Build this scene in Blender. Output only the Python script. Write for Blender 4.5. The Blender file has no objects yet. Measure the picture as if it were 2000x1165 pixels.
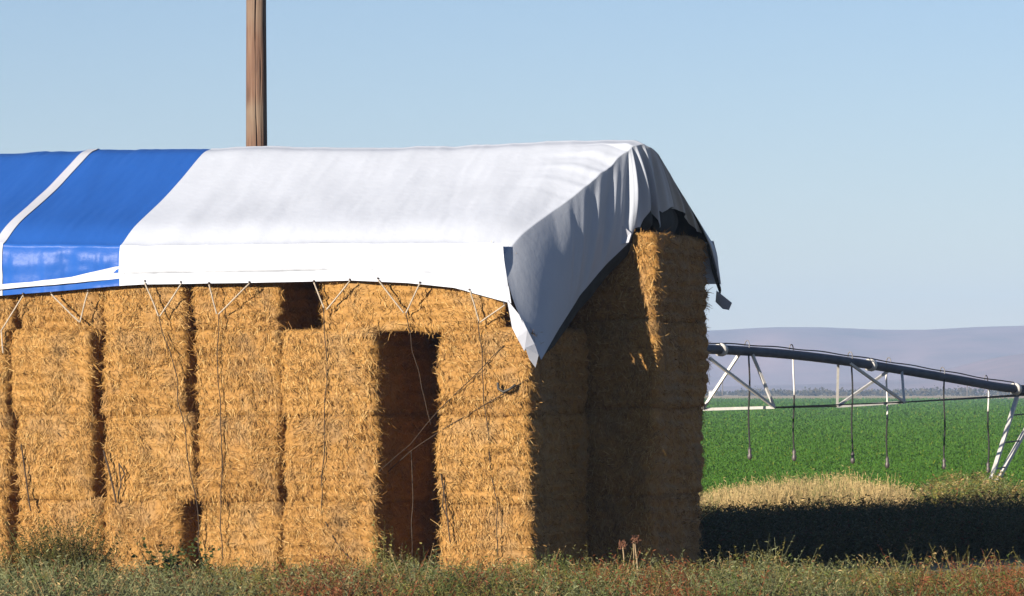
import bpy, math, random
import numpy as np
from mathutils import Vector, Matrix
random.seed(7); RNG = np.random.default_rng(11)
scene = bpy.context.scene
COL = scene.collection

# ------------------------------------------------------------------ camera, light, exposure
EYE = 2.7                       # camera height (m)
FPX = 8760.0                    # focal length in photograph pixels
cam_d = bpy.data.cameras.new('camera'); cam = bpy.data.objects.new('camera', cam_d); COL.objects.link(cam)
cam_d.sensor_width = 36.0; cam_d.lens = FPX / 2000 * 36
cam_d.clip_start = 0.5; cam_d.clip_end = 30000
cam.location = (0, 0, EYE)
cam.rotation_euler = (math.radians(90) + math.atan((762 - 582.5) / FPX), 0, 0)
scene.camera = cam

SUN_EL, SUN_TRAVEL = math.radians(13.0), math.radians(39.8)   # travel: light runs away from the camera and to the right
sun_dir = Vector((math.sin(SUN_TRAVEL) * math.cos(SUN_EL), math.cos(SUN_TRAVEL) * math.cos(SUN_EL), -math.sin(SUN_EL)))
sd = bpy.data.lights.new('sun', 'SUN'); sd.energy = 5.0; sd.angle = math.radians(0.5); sd.color = (1.0, 0.88, 0.73)
so = bpy.data.objects.new('sun', sd); COL.objects.link(so); so.rotation_euler = sun_dir.to_track_quat('-Z', 'Y').to_euler()
so.location = (-30, -30, 40)

world = bpy.data.worlds.new('World'); scene.world = world; world.use_nodes = True
wn = world.node_tree.nodes; wl = world.node_tree.links
bg = wn['Background']; sky = wn.new('ShaderNodeTexSky'); sky.sky_type = 'NISHITA'; sky.sun_disc = False
sky.sun_elevation = SUN_EL; sky.sun_rotation = math.atan2(-sun_dir.x, -sun_dir.y)
sky.altitude = 300; sky.air_density = 0.9; sky.dust_density = 0.0; sky.ozone_density = 4.0
tint = wn.new('ShaderNodeMix'); tint.data_type = 'RGBA'; tint.blend_type = 'MULTIPLY'; tint.inputs[0].default_value = 1.0
tint.inputs[7].default_value = (1.18, .94, .915, 1)      # clear dry autumn air: a paler blue than the model's
wl.new(sky.outputs[0], tint.inputs[6]); wl.new(tint.outputs[2], bg.inputs[0]); bg.inputs[1].default_value = 0.052
scene.view_settings.view_transform = 'Standard'; scene.view_settings.look = 'None'
scene.view_settings.exposure = 1.3; scene.view_settings.gamma = 1.0; scene.view_settings.use_curve_mapping = False

# ------------------------------------------------------------------ helpers
TH = math.radians(18.55); CS, SN = math.cos(TH), math.sin(TH)
BX, BY = 0.24, 60.0             # the stack's front right corner on the ground
def bw(u, d, z):                # stack coordinates (along wall, depth, height) -> world
    return (BX + CS * u + SN * d, BY - SN * u + CS * d, z)
def at(x, y, Y):                # a point of the real scene at distance Y, from its bearing
    return ((x - 1000) / FPX * Y, Y, EYE + (762 - y) / FPX * Y)
def wall(x, y, d):              # a point on the plane "depth d" of the stack -> (u, d, z)
    k = (x - 1000) / FPX
    u = (k * (BY + CS * d) - BX - SN * d) / (CS + k * SN)
    return (u, d, EYE + (762 - y) / FPX * (BY - SN * u + CS * d))

def tag(o, label=None, cat=None, group=None, kind=None):
    if label: o['label'] = label
    if cat: o['category'] = cat
    if group: o['group'] = group
    if kind: o['kind'] = kind
    return o
def link(name, me, parent=None):
    o = bpy.data.objects.new(name, me); COL.objects.link(o)
    if parent is not None: o.parent = parent
    return o
def empty(name, loc=(0, 0, 0), rz=0):
    o = bpy.data.objects.new(name, None); COL.objects.link(o); o.location = loc; o.rotation_euler = (0, 0, rz); return o

def mesh(name, V, F, mats, smooth=False, fm=None, col=None):
    """V (n,3) array; F list of (k,m) index arrays (tris/quads); fm per-face material index; col (n,3) per-vertex own colour"""
    me = bpy.data.meshes.new(name); V = np.asarray(V, dtype=np.float32)
    F = [np.asarray(f, dtype=np.int32) for f in (F if isinstance(F, list) else [F])]
    me.vertices.add(len(V)); me.vertices.foreach_set('co', V.ravel())
    loops = np.concatenate([f.ravel() for f in F]); tot = np.concatenate([np.full(len(f), f.shape[1], np.int32) for f in F])
    me.loops.add(len(loops)); me.loops.foreach_set('vertex_index', loops)
    me.polygons.add(len(tot)); me.polygons.foreach_set('loop_start', np.concatenate([[0], np.cumsum(tot)[:-1]]).astype(np.int32))
    me.polygons.foreach_set('loop_total', tot)
    me.polygons.foreach_set('use_smooth', np.full(len(tot), bool(smooth)) if not isinstance(smooth, np.ndarray) else smooth)
    for m in (mats if isinstance(mats, (list, tuple)) else [mats]): me.materials.append(m)
    if fm is not None: me.polygons.foreach_set('material_index', np.asarray(fm, np.int32))
    if col is not None:
        a = me.color_attributes.new('tint', 'FLOAT_COLOR', 'POINT')
        a.data.foreach_set('color', np.concatenate([col, np.ones((len(col), 1))], 1).astype(np.float32).ravel())
    me.update(); me.validate(); return me

def _h(ix, iy, iz, s):
    n = (ix.astype(np.int64) * 374761393 + iy.astype(np.int64) * 668265263 + iz.astype(np.int64) * 2147483647 + s * 974634539) & 0xffffffff
    n = ((n ^ (n >> 13)) * 1274126177) & 0xffffffff
    n = (n ^ (n >> 16)) & 0xffff
    return n / 32767.5 - 1.0
def noise(p, f=1.0, s=0):
    p = np.asarray(p, dtype=np.float64) * f + 1000.37
    i = np.floor(p).astype(np.int64); t = p - i; t = t * t * (3 - 2 * t); r = 0
    for a in (0, 1):
        for b in (0, 1):
            for c in (0, 1):
                w = (t[..., 0] if a else 1 - t[..., 0]) * (t[..., 1] if b else 1 - t[..., 1]) * (t[..., 2] if c else 1 - t[..., 2])
                r = r + w * _h(i[..., 0] + a, i[..., 1] + b, i[..., 2] + c, s)
    return r
def norm(v): return v / np.maximum(np.linalg.norm(v, axis=-1, keepdims=True), 1e-9)

class MB:
    """collects shapes of one mesh"""
    def __init__(s): s.v = []; s.f = []; s.n = 0
    def add(s, V, F):
        V = np.asarray(V, float); s.v.append(V); s.f += [np.asarray(f) + s.n for f in (F if isinstance(F, list) else [F])]; s.n += len(V)
    def tube(s, pts, r, n=6, cap=True):
        P = np.asarray(pts, float); m = len(P); R = np.broadcast_to(np.asarray(r, float), (m,))
        T = norm(np.gradient(P, axis=0)); up = np.array([0.0, 0, 1.0]); V = []
        ref = up if abs(T[0] @ up) < .9 else np.array([1.0, 0, 0])
        for i in range(m):
            a = np.cross(T[i], ref); a /= max(np.linalg.norm(a), 1e-9); b = np.cross(a, T[i]); ref = b
            for k in range(n):
                q = 2 * math.pi * k / n; V.append(P[i] + R[i] * (a * math.cos(q) + b * math.sin(q)))
        F = [[i * n + k, i * n + (k + 1) % n, (i + 1) * n + (k + 1) % n, (i + 1) * n + k] for i in range(m - 1) for k in range(n)]
        fs = [np.array(F)]
        if cap:
            V += [P[0], P[-1]]
            fs.append(np.array([[m * n, (k + 1) % n, k] for k in range(n)] + [[m * n + 1, (m - 1) * n + k, (m - 1) * n + (k + 1) % n] for k in range(n)]))
        s.add(V, fs)
    def bar(s, a, b, w, h, up=(0, 0, 1)):
        a = np.asarray(a, float); b = np.asarray(b, float); t = norm(b - a); up = np.asarray(up, float)
        if abs(t @ up) > .95: up = np.array([1.0, 0, 0])
        x = norm(np.cross(t, up)); y = np.cross(x, t)
        V = [p + x * i * w / 2 + y * j * h / 2 for p in (a, b) for i, j in ((-1, -1), (1, -1), (1, 1), (-1, 1))]
        s.add(V, np.array([[0, 1, 2, 3], [7, 6, 5, 4], [0, 4, 5, 1], [1, 5, 6, 2], [2, 6, 7, 3], [3, 7, 4, 0]]))
    def box(s, lo, hi):
        lo = np.asarray(lo, float); hi = np.asarray(hi, float)
        s.bar(((lo[0] + hi[0]) / 2, lo[1], (lo[2] + hi[2]) / 2), ((lo[0] + hi[0]) / 2, hi[1], (lo[2] + hi[2]) / 2), hi[0] - lo[0], hi[2] - lo[2])
    def build(s, name, mat, parent=None, smooth=False):
        return link(name, mesh(name, np.concatenate(s.v), s.f, mat, smooth), parent)

def grid_faces(n, m):           # n rows, m columns
    i, j = np.meshgrid(np.arange(n - 1), np.arange(m - 1), indexing='ij'); a = (i * m + j).ravel()
    return np.stack([a, a + 1, a + m + 1, a + m], 1)

# ------------------------------------------------------------------ materials
def mat(name):
    m = bpy.data.materials.new(name); m.use_nodes = True; nt = m.node_tree
    return m, nt, nt.nodes['Principled BSDF']
def nd(nt, t, **k):
    n = nt.nodes.new(t)
    for a, b in k.items(): setattr(n, a, b)
    return n
def ramp(nt, fac, stops):
    r = nd(nt, 'ShaderNodeValToRGB'); e = r.color_ramp.elements
    e[0].position, e[0].color = stops[0][0], (*stops[0][1], 1); e[1].position, e[1].color = stops[-1][0], (*stops[-1][1], 1)
    for p, c in stops[1:-1]: q = e.new(p); q.color = (*c, 1)
    nt.links.new(fac, r.inputs[0]); return r.outputs[0]
def mixc(nt, fac, a, b, mode='MIX'):
    m = nd(nt, 'ShaderNodeMix', data_type='RGBA', blend_type=mode)
    for sck, v in ((m.inputs[0], fac), (m.inputs[6], a), (m.inputs[7], b)):
        if isinstance(v, bpy.types.NodeSocket): nt.links.new(v, sck)
        elif isinstance(v, (int, float)): sck.default_value = v
        else: sck.default_value = (*v, 1)
    return m.outputs[2]
def noise_tex(nt, scale, detail=4, coord='Object', vec_scale=None, rough=.55):
    tc = nd(nt, 'ShaderNodeTexCoord'); n = nd(nt, 'ShaderNodeTexNoise'); n.inputs['Scale'].default_value = scale
    n.inputs['Detail'].default_value = detail; n.inputs['Roughness'].default_value = rough
    if vec_scale:
        mp = nd(nt, 'ShaderNodeMapping'); mp.inputs['Scale'].default_value = vec_scale
        nt.links.new(tc.outputs[coord], mp.inputs[0]); nt.links.new(mp.outputs[0], n.inputs[0])
    else: nt.links.new(tc.outputs[coord], n.inputs[0])
    return n.outputs['Fac']
def bump(nt, b, h, strength=.4, dist=.02):
    bp = nd(nt, 'ShaderNodeBump'); bp.inputs['Strength'].default_value = strength; bp.inputs['Distance'].default_value = dist
    nt.links.new(h, bp.inputs['Height']); nt.links.new(bp.outputs[0], b.inputs['Normal'])

def m_straw():
    m, nt, b = mat('straw'); g = nd(nt, 'ShaderNodeNewGeometry'); oi = nd(nt, 'ShaderNodeObjectInfo')
    c = ramp(nt, g.outputs['Random Per Island'], [(0, (.055, .022, .005)), (.18, (.14, .062, .014)), (.42, (.235, .122, .031)), (.7, (.33, .19, .054)), (1, (.49, .345, .15))])
    n2 = noise_tex(nt, 1.7, 3)
    w = ramp(nt, n2, [(.52, (0, 0, 0)), (.72, (1, 1, 1))])
    c = mixc(nt, w, c, mixc(nt, .7, c, (.21, .15, .085)))
    fn = noise_tex(nt, 26, 6, rough=.7); c = mixc(nt, 1.0, c, ramp(nt, fn, [(.32, (.38, .30, .22)), (.47, (.95, .92, .88)), (.7, (1.15, 1.18, 1.25))]), 'MULTIPLY')
    c = mixc(nt, .22, c, ramp(nt, oi.outputs['Random'], [(0, (.22, .115, .028)), (1, (.36, .21, .062))]))
    nt.links.new(c, b.inputs['Base Color']); b.inputs['Roughness'].default_value = .75; b.inputs['Specular IOR Level'].default_value = .25
    return m
def m_tarp(name, front, back, rough, spec=.25):
    m, nt, b = mat(name); g = nd(nt, 'ShaderNodeNewGeometry')
    n = noise_tex(nt, 1.3, 5); f = mixc(nt, 1.0, front, ramp(nt, n, [(.3, (.93, .93, .93)), (.7, (1, 1, 1))]), 'MULTIPLY')
    c = mixc(nt, g.outputs['Backfacing'], f, back); nt.links.new(c, b.inputs['Base Color'])
    b.inputs['Roughness'].default_value = rough; b.inputs['Specular IOR Level'].default_value = spec
    bump(nt, b, noise_tex(nt, 9, 6), .35, .012)
    return m
def m_plain(name, c, rough=.6, metal=0, var=.25, scale=8, bumpd=0, vec_scale=None):
    m, nt, b = mat(name); n = noise_tex(nt, scale, 5, vec_scale=vec_scale)
    lo = tuple(x * (1 - var) for x in c); hi = tuple(min(1, x * (1 + var)) for x in c)
    nt.links.new(ramp(nt, n, [(.3, lo), (.7, hi)]), b.inputs['Base Color']); b.inputs['Roughness'].default_value = rough; b.inputs['Metallic'].default_value = metal
    if bumpd: bump(nt, b, n, .6, bumpd)
    return m
def m_tint(name, rough=.7, trans=.0):
    m, nt, b = mat(name); a = nd(nt, 'ShaderNodeVertexColor', layer_name='tint'); nt.links.new(a.outputs[0], b.inputs['Base Color'])
    b.inputs['Roughness'].default_value = rough; b.inputs['Specular IOR Level'].default_value = .2
    return m
STRAW = m_straw()
WHITE = m_tarp('white_tarpaulin', (.39, .43, .505), (.02, .02, .022), .55)
BLUE = m_tarp('blue_tarpaulin', (.017, .078, .31), (.36, .36, .36), .33, .05)
STRIPE = m_tarp('white_strip', (.39, .415, .48), (.36, .36, .36), .55)
BLACK = m_plain('black_sheeting', (.014, .014, .015), .9, var=.4)
ROPE = m_plain('rope', (.29, .25, .20), .85, var=.3, scale=40)
TWINE = m_plain('dark_twine', (.03, .018, .01), .9, var=.4, scale=20)
EYE_M = m_plain('eyelet_metal', (.07, .06, .06), .5, .3)
GALV = m_plain('galvanised_steel', (.46, .455, .44), .55, .1, var=.15)
PIPE = m_plain('weathered_pipe', (.045, .052, .078), .7, .0, var=.3, scale=3)
HOSE = m_plain('black_hose', (.010, .010, .011), .85)
DULL = m_plain('dull_zinc', (.14, .14, .15), .7)
IRON = m_plain('dark_iron', (.03, .028, .026), .6, .4)
FOLIAGE = m_tint('foliage'); 

# ------------------------------------------------------------------ setting: ground, field, hills
def m_ground():
    m, nt, b = mat('dry_soil'); n = noise_tex(nt, .35, 8)
    nt.links.new(ramp(nt, n, [(.3, (.10, .085, .045)), (.55, (.20, .165, .09)), (.75, (.30, .24, .13))]), b.inputs['Base Color']); b.inputs['Roughness'].default_value = .95
    bump(nt, b, noise_tex(nt, 3, 8), .7, .08); return m
def m_field():
    m, nt, b = mat('alfalfa'); n = noise_tex(nt, .25, 6, vec_scale=(1, .12, 1))
    nt.links.new(ramp(nt, n, [(.3, (.027, .077, .006)), (.6, (.031, .086, .006)), (.8, (.037, .094, .008))]), b.inputs['Base Color']); b.inputs['Roughness'].default_value = .9
    b.inputs['Specular IOR Level'].default_value = .1
    bump(nt, b, noise_tex(nt, 1.5, 6), .8, .2); return m
def sheet(name, x0, x1, y0, y1, z, m, nx=2, ny=2):
    xs = np.linspace(x0, x1, nx); ys = np.linspace(y0, y1, ny); X, Y = np.meshgrid(xs, ys); V = np.stack([X.ravel(), Y.ravel(), np.full(X.size, z)], 1)
    return tag(link(name, mesh(name, V, grid_faces(ny, nx), m)), kind='structure')
sheet('ground', -1900, 1900, -250, 5900, 0.0, m_ground(), 20, 30)
sheet('field', -700, 900, 112, 1240, .06, m_field(), 4, 4)
sheet('stubble', -900, 1100, 1240.5, 2600, .05, m_plain('dry_stubble', (.40, .29, .13), .9, scale=.05), 3, 3)

def hills(name, Y0, depth, prof, seed, m, amp):
    n, k = 160, 26; px = np.linspace(-1500, 3600, n); h = np.interp(px, [p[0] for p in prof], [p[1] for p in prof])
    X = (px - 1000) / FPX * (Y0 + depth * .5); t = np.linspace(0, 1, k)
    XX, TT = np.meshgrid(X, t); HH = np.meshgrid(h, t)[0]; top = EYE + (762 - HH) / FPX * (Y0 + depth * .5)
    prf = np.sin(np.clip(TT, 0, 1) * math.pi) ** .9
    P = np.stack([XX / 90, TT * 6, XX * 0], -1)
    Z = top * prf * (1 + amp * noise(P, 1.0, seed) * (1 - prf) + amp * .5 * noise(P, 2.7, seed + 1) * (1 - prf) ** .7) - 1.0 * (1 - prf)
    V = np.stack([XX.ravel(), (Y0 + depth * TT + 60 * noise(P, .8, seed + 3)).ravel(), Z.ravel()], 1)
    tag(link(name, mesh(name, V, grid_faces(k, n), m, True)), kind='structure')
HILLM = m_plain('dry_hillside', (.235, .135, .125), .95, var=.3, scale=.012)
hills('hills', 4700, 1100, [(-1500, 668), (0, 660), (900, 652), (1400, 646), (1500, 640), (1600, 640), (1720, 645), (1800, 645), (1900, 640), (2000, 637), (2600, 630), (3600, 650)], 3, HILLM, .35)
hills('foothills', 3700, 700, [(-1500, 755), (1300, 757), (1600, 750), (1760, 742), (1850, 722), (1940, 700), (2000, 690), (2300, 672), (3600, 700)], 9, HILLM, .4)

# ------------------------------------------------------------------ straw bales
def cube_grid(nx, ny, nz):
    Vs, Fs, off = [], [], 0
    lin = [np.linspace(-1, 1, n) for n in (nx, ny, nz)]
    for ax in range(3):
        b, c = (ax + 1) % 3, (ax + 2) % 3
        B, Cc = np.meshgrid(lin[b], lin[c], indexing='ij')
        for sg in (-1, 1):
            V = np.zeros((B.size, 3)); V[:, ax] = sg; V[:, b] = B.ravel(); V[:, c] = Cc.ravel()
            F = grid_faces(len(lin[b]), len(lin[c]))
            Fs.append((F[:, ::-1] if sg > 0 else F) + off); Vs.append(V); off += len(V)
    V = np.concatenate(Vs); F = np.concatenate(Fs)
    key = np.round(V * 1e5).astype(np.int64); _, idx, inv = np.unique(key, axis=0, return_index=True, return_inverse=True)
    return V[idx], inv.ravel()[F]
def blades(P, N, T, L, W, bend, tip=.35):
    """straws or leaves: base point, start direction, length, width; a 3-step ribbon each"""
    n = len(P); S = norm(np.cross(T, N)); out = []
    for k, (t, w) in enumerate(((0, .8), (.5, 1), (1, tip))):
        c = P + T * (L * t)[:, None] + bend * (L * t * t)[:, None]
        out += [c - S * (W * w / 2)[:, None], c + S * (W * w / 2)[:, None]]
    V = np.stack(out, 1).reshape(-1, 3); b = np.arange(n)[:, None] * 6
    F = np.concatenate([b + np.array([[0, 1, 3, 2]]), b + np.array([[2, 3, 5, 4]])])
    return V, F
def bale_mesh(W, L, Hh, seed, dens):
    r = np.random.default_rng(seed)
    V, F = cube_grid(int(W / .036), int(L / .055), int(Hh / .034))
    half = np.array([W, L, Hh]) / 2; P = V * half; rad = np.array([.095, .095, .04])
    inner = np.clip(P, -(half - rad), half - rad); N = norm((P - inner) / rad); P = inner + rad * N
    q = P / half
    off = np.array([seed * 7.3, seed * 3.1, seed * 1.7])
    bulge = np.abs(N[:, 0]) * .03 * (1 - q[:, 2] ** 4) + np.abs(N[:, 1]) * .045 * (1 - q[:, 0] ** 4) * (1 - q[:, 2] ** 4)
    ph = P[:, 2] * 2 * math.pi / (Hh / 7.0) + 1.1 * noise(P + off, 1.6, 1)
    band = -.06 * np.abs(np.sin(ph / 2)) ** 6 * (0.6 + .6 * noise(P + off, 3.0, 8)) * (1 - np.abs(N[:, 2]))
    dsp = bulge + band + .05 * noise(P + off, 1.4, 2) + .026 * noise(P + off, 4, 3) + .024 * noise((P + off) * np.array([1, 1, 1.8]), 10, 4) + .018 * noise(P + off, 21, 5)
    flat = np.clip((np.abs(q[:, 2]) - .9) * 10, 0, 1) * np.abs(N[:, 2])
    P = P + N * (dsp * (1 - .6 * flat))[:, None]
    P[:, 2] += Hh / 2
    a = P[F[:, 1]] - P[F[:, 0]]; b = P[F[:, 3]] - P[F[:, 0]]; cr = np.cross(a, b); A = np.linalg.norm(cr, axis=1); FN = norm(cr); C0 = P[F].mean(1)
    if (FN * (C0 - np.array([0, 0, Hh / 2]))).sum() < 0: F = F[:, ::-1]; FN = -FN
    d = np.where(np.abs(FN[:, 1]) > .6, dens[0], np.where(np.abs(FN[:, 0]) > .6, dens[1], dens[2])); d = np.where(FN[:, 2] < -.6, dens[2] * .2, d)
    # tufts gather in clumps
    d = d * (1 + .8 * noise(C0 + off, 5, 12))
    phc = C0[:, 2] * 2 * math.pi / (Hh / 7.0) - math.pi * 7 + 1.1 * noise(C0 - np.array([0, 0, Hh / 2]) + off, 1.6, 1); d = d * (1 - .75 * np.abs(np.sin(phc / 2)) ** 4 * (np.abs(FN[:, 2]) < .6))
    w = A * np.maximum(d, .05); n = int(w.sum()); k = r.choice(len(F), n, p=w / w.sum())
    bc = r.random((n, 2, 1)); Q = P[F[k]]; p0 = Q[:, 0] + bc[:, 0] * (Q[:, 1] - Q[:, 0]) + bc[:, 1] * (Q[:, 3] - Q[:, 0])
    nn = FN[k]; up = np.array([0, 0, 1.0]); tx = norm(np.cross(nn, up) + 1e-3 * r.standard_normal((n, 3))); ty = np.cross(tx, nn)
    ang = noise(p0 + off, 2.5, 20) * 1.6 + r.normal(0, .6, n) + math.pi / 2 + (r.random(n) < .5) * math.pi
    T = tx * np.cos(ang)[:, None] + ty * np.sin(ang)[:, None]; lift = r.gamma(2.0, .20, n)
    T = norm(T + nn * lift[:, None]); Lg = r.uniform(.035, .105, n) * (1 + (r.random(n) < .03) * .8); Wd = r.uniform(.005, .010, n)
    bend = -nn * (lift * .8)[:, None] * r.uniform(0, 1, (n, 1)) + np.array([0, 0, -1]) * r.uniform(0, .5, (n, 1)) + r.normal(0, .25, (n, 3))
    bV, bF = blades(p0 - nn * .004, nn, T, Lg, Wd, bend, .6)
    nf = len(F); Fall = np.concatenate([F, bF + len(P)])
    return mesh('straw_bale', np.concatenate([P, bV]), Fall, STRAW, np.concatenate([np.ones(nf, bool), np.zeros(len(bF), bool)]))
BW, BL, BH = 1.285, 2.56, 1.155
VAR = [bale_mesh(BW, BL, BH, i + 1, (3400, 1700, 500)) for i in range(7)]
def bale(u, d, z, var, label, group, flip=0, sc=(1, 1, 1), dr=0):
    o = link('straw_bale', VAR[var % len(VAR)] if not isinstance(var, bpy.types.Mesh) else var)
    o.location = bw(u, d, z); o.rotation_euler = (0, 0, -TH + flip * math.pi + dr); o.scale = sc
    return tag(o, label, 'straw bale', group)
LAY = 1.162
layer = ['bottom straw bale', 'second straw bale up', 'third straw bale up', 'topmost straw bale']
front = [
    (-.655, 1.31, 3, 'in the lone narrow stack right of the tall dark doorway'),
    (-2.84, 1.38, 3, 'in the stack just left of the tall dark doorway'),
    (-4.19, 1.32, 4, 'in the stack left of the small square opening'),
    (-5.535, 1.37, 4, 'in the stack below the white and blue tarp seam'),
    (-6.90, 1.36, 4, 'in the second stack from the left frame edge'),
    (-8.27, 1.38, 4, 'in the stack cut off by the left frame edge')]
jr = random.Random(5); vi = 0
gap = {(5, 3): .05, (5, 2): .08, (5, 1): .03, (5, 0): .1, (4, 3): .05, (4, 2): .15, (4, 1): .19, (4, 0): .04, (3, 3): .12, (3, 2): .15, (3, 1): .02, (3, 0): .18, (2, 3): .0, (2, 2): .03, (2, 1): .10, (2, 0): .13, (1, 2): .0, (1, 1): .04, (1, 0): .06}
for ci, (uc, wd, nl, where) in enumerate(front):
    for k in range(nl):
        gp = gap.get((ci, k), 0); ju = jr.uniform(-.035, .035) * (ci > 0) - gp / 2; jd = jr.uniform(-.05, .06) if k < 3 else .08
        sx = (wd - .02 - gp + jr.uniform(-.02, .02)) / BW
        if k == 3: sx *= .985
        bale(uc + ju, BL / 2 + .02 + jd, k * LAY, vi * 3 + ci, f'{layer[k]} {where}', 'bales of the sunlit front wall', (vi + ci) % 2, (sx, 1, (LAY + .045) / BH if k < 3 else 1.0), jr.uniform(-.025, .025)).rotation_euler.y = jr.uniform(-.022, .022) * (ci > 0); vi += 1
lint = bale(-1.70, .70, 3 * LAY - .005, 3, 'long straw bale laid crosswise over the tall doorway like a lintel', 'bales of the sunlit front wall', 0, (1.0, 1.02, 1.0), math.pi / 2)
# rear row: the tall shaded stack that sticks out at the right and the ones next to it
rl = 1.215
for k in range(4):
    bale(.29 + (-.04, -.04, .0, .01)[k] - (.05 if k == 0 else 0), 2.66 + BL / 2, k * rl, (5, 2, 6, 4)[k], f'{layer[k]} in the tall shaded rear stack jutting out at the right end', 'bales of the rear row', k % 2, (1.02, 1, rl / BH + .03))
for ci, uc in enumerate((-1.02, -2.38, -3.74, -5.1, -6.46, -7.82)):
    nm = ('second from the right end', 'behind the tall doorway', 'behind the small square opening', 'fourth from its right end', 'fifth from its right end', 'sixth from its right end')[ci]
    for k in range(4):
        bale(uc, 2.66 + BL / 2, k * 1.165, ci * 2 + k, f'{layer[k]} of the shaded rear row, stack {nm}', 'bales of the rear row', (ci + k) % 2, (1.03, 1, 1.165 / BH))

# ------------------------------------------------------------------ tarpaulin over the stack
tarp = empty('hay_tarp', bw(0, 0, 0), -TH)
tag(tarp, 'white and blue tarpaulin draped as a pitched roof over the straw stack', 'tarpaulin')
def eave_z(u): return np.interp(u, [-9, -7.7, -6, -2.9, -.33], [4.86, 4.85, 4.80, 4.80, 4.78])
def hem_z(u): return np.interp(u, [-9.6, -7.74, -6.96, -6.02, -5.58, -3.98, -2.49, -1.68, -1.02, -.23, 0], [3.93, 4.01, 4.06, 4.13, 4.15, 4.16, 4.18, 4.14, 4.07, 3.86, 3.80])
RD, RZ, BD = 2.75, 6.16, 5.32
def profile(v, u):
    """roof surface: v 0 front eave, .5 ridge, 1 back eave -> depth, height"""
    v = np.asarray(v, float); u = np.asarray(u, float); ez = eave_z(u)
    a = np.clip(v * 2, 0, 1); b = np.clip(v * 2 - 1, 0, 1)
    d = np.where(v <= .5, -.10 + (RD + .10) * a, RD + (BD - RD) * b)
    z = np.where(v <= .5, ez + (RZ - ez) * a, RZ + (4.85 - RZ) * b)
    z = z - .05 * np.sin(math.pi * a) * (v < .5) - .03 * np.sin(math.pi * b) * (v > .5)
    z = z + np.interp(u, [-9, -2, .6, .9], [.085, .075, .065, .03]) * np.exp(-((v - .5) / .2) ** 2) - .065 * np.exp(-((v - .5) / .03) ** 2)            # rounded ridge
    z = z - .115 * np.exp(-(v / .06) ** 2); d = d + .03 * np.exp(-(v / .03) ** 2)
    z = z + .02 * np.sin(u * .9 + 1) * np.exp(-((v - .5) / .2) ** 2)
    return d, z
def wrinkle(u, v):
    P = np.stack([u, v * 5, u * 0], -1)
    return .026 * noise(P, .7, 31) + .017 * noise(P * np.array([1.6, .6, 1]), 2.2, 32) + .006 * noise(P * np.array([3, .8, 1]), 4, 33)
def flap(u, t):
    """hanging front edge: t 0 eave .. 1 hem"""
    ez = eave_z(u); d0, z0 = profile(np.zeros_like(u), u); z0 = z0 + wrinkle(u, np.zeros_like(u)) * .7
    z = z0 + (hem_z(u) - z0) * t
    P = np.stack([u * 1.0, t * .8, u * 0], -1)
    d = d0 - .055 * np.sin(np.clip(t * 2.6, 0, 1) * math.pi / 2) - np.interp(u, [-6.1, -5.5], [-.03, .035]) * t
    d = d + (.028 * noise(P * np.array([2.2, .5, 1]), 1.5, 41) + .016 * noise(P * np.array([5, .6, 1]), 2, 42) + .012 * noise(P * np.array([1, 3, 1]), 2.5, 43)) * np.clip(t * 3, 0, 1)
    fold = .70 + .05 * noise(np.stack([u, u * 0, u * 0], -1), .9, 44)
    act = np.interp(u, [-6.1, -5.7, -2.95, -2.7], [0, 1, 1, .25])
    d = d - act * .05 * np.clip((t - fold + .25) * 4, 0, 1) * (t < fold) + act * .03 * (t >= fold)
    # small diagonal pleat by the corner
    d = d + .04 * np.exp(-((u + .93 - .06 * t) / .03) ** 2) * np.clip(t * 4, 0, 1)
    return d, z
def roof_part(name, u0, u1, matl, lift=0, nu=160, gloss=0):
    us = np.linspace(u0, u1, nu); vs = np.concatenate([np.linspace(0, .06, 8), np.linspace(.07, .44, 26), np.linspace(.45, .55, 14), np.linspace(.57, 1, 20)])
    U, Vv = np.meshgrid(us, vs); d, z = profile(Vv, U); z = z + wrinkle(U, Vv) + lift
    ts = np.linspace(1, 1 / 30, 30); Uf, Tf = np.meshgrid(us, ts); df, zf = flap(Uf, Tf)
    if gloss: df = df + gloss * (noise(np.stack([Uf * 6, Tf * 1.1, Uf * 0], -1), 1.6, 51) + .6 * noise(np.stack([Uf * 14 + Tf * 2, Tf * 1.2, Uf * 0], -1), 1.4, 52)) * np.exp(-((Tf - .4) / .45) ** 2)
    Ub, Tb = np.meshgrid(us, np.linspace(.1, 1, 10)); db, zb = profile(np.ones_like(Ub), Ub); db = db + .05 + .03 * noise(np.stack([Ub * 3, Tb, Ub], -1), 1, 46); zb = zb - .65 * Tb
    A = np.concatenate([U * 0 + 0, Ub], 0) if 0 else None
    U = U + .2 * np.clip(Vv * 2, 0, 1); Ub = Ub + .2
    UU = np.concatenate([Uf, U, Ub]); DD = np.concatenate([df - lift, d, db + lift]); ZZ = np.concatenate([zf, z, zb])
    V = np.stack([UU.ravel(), DD.ravel(), ZZ.ravel()], 1)
    return link(name, mesh(name, V, grid_faces(UU.shape[0], UU.shape[1]), matl, True), tarp)
UB = -5.93
roof_part('blue_sheet', -9.6, UB + .02, BLUE, -.008, 150, .005)
roof_part('white_strip', -7.86, -7.70, STRIPE, .004, 6)

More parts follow.
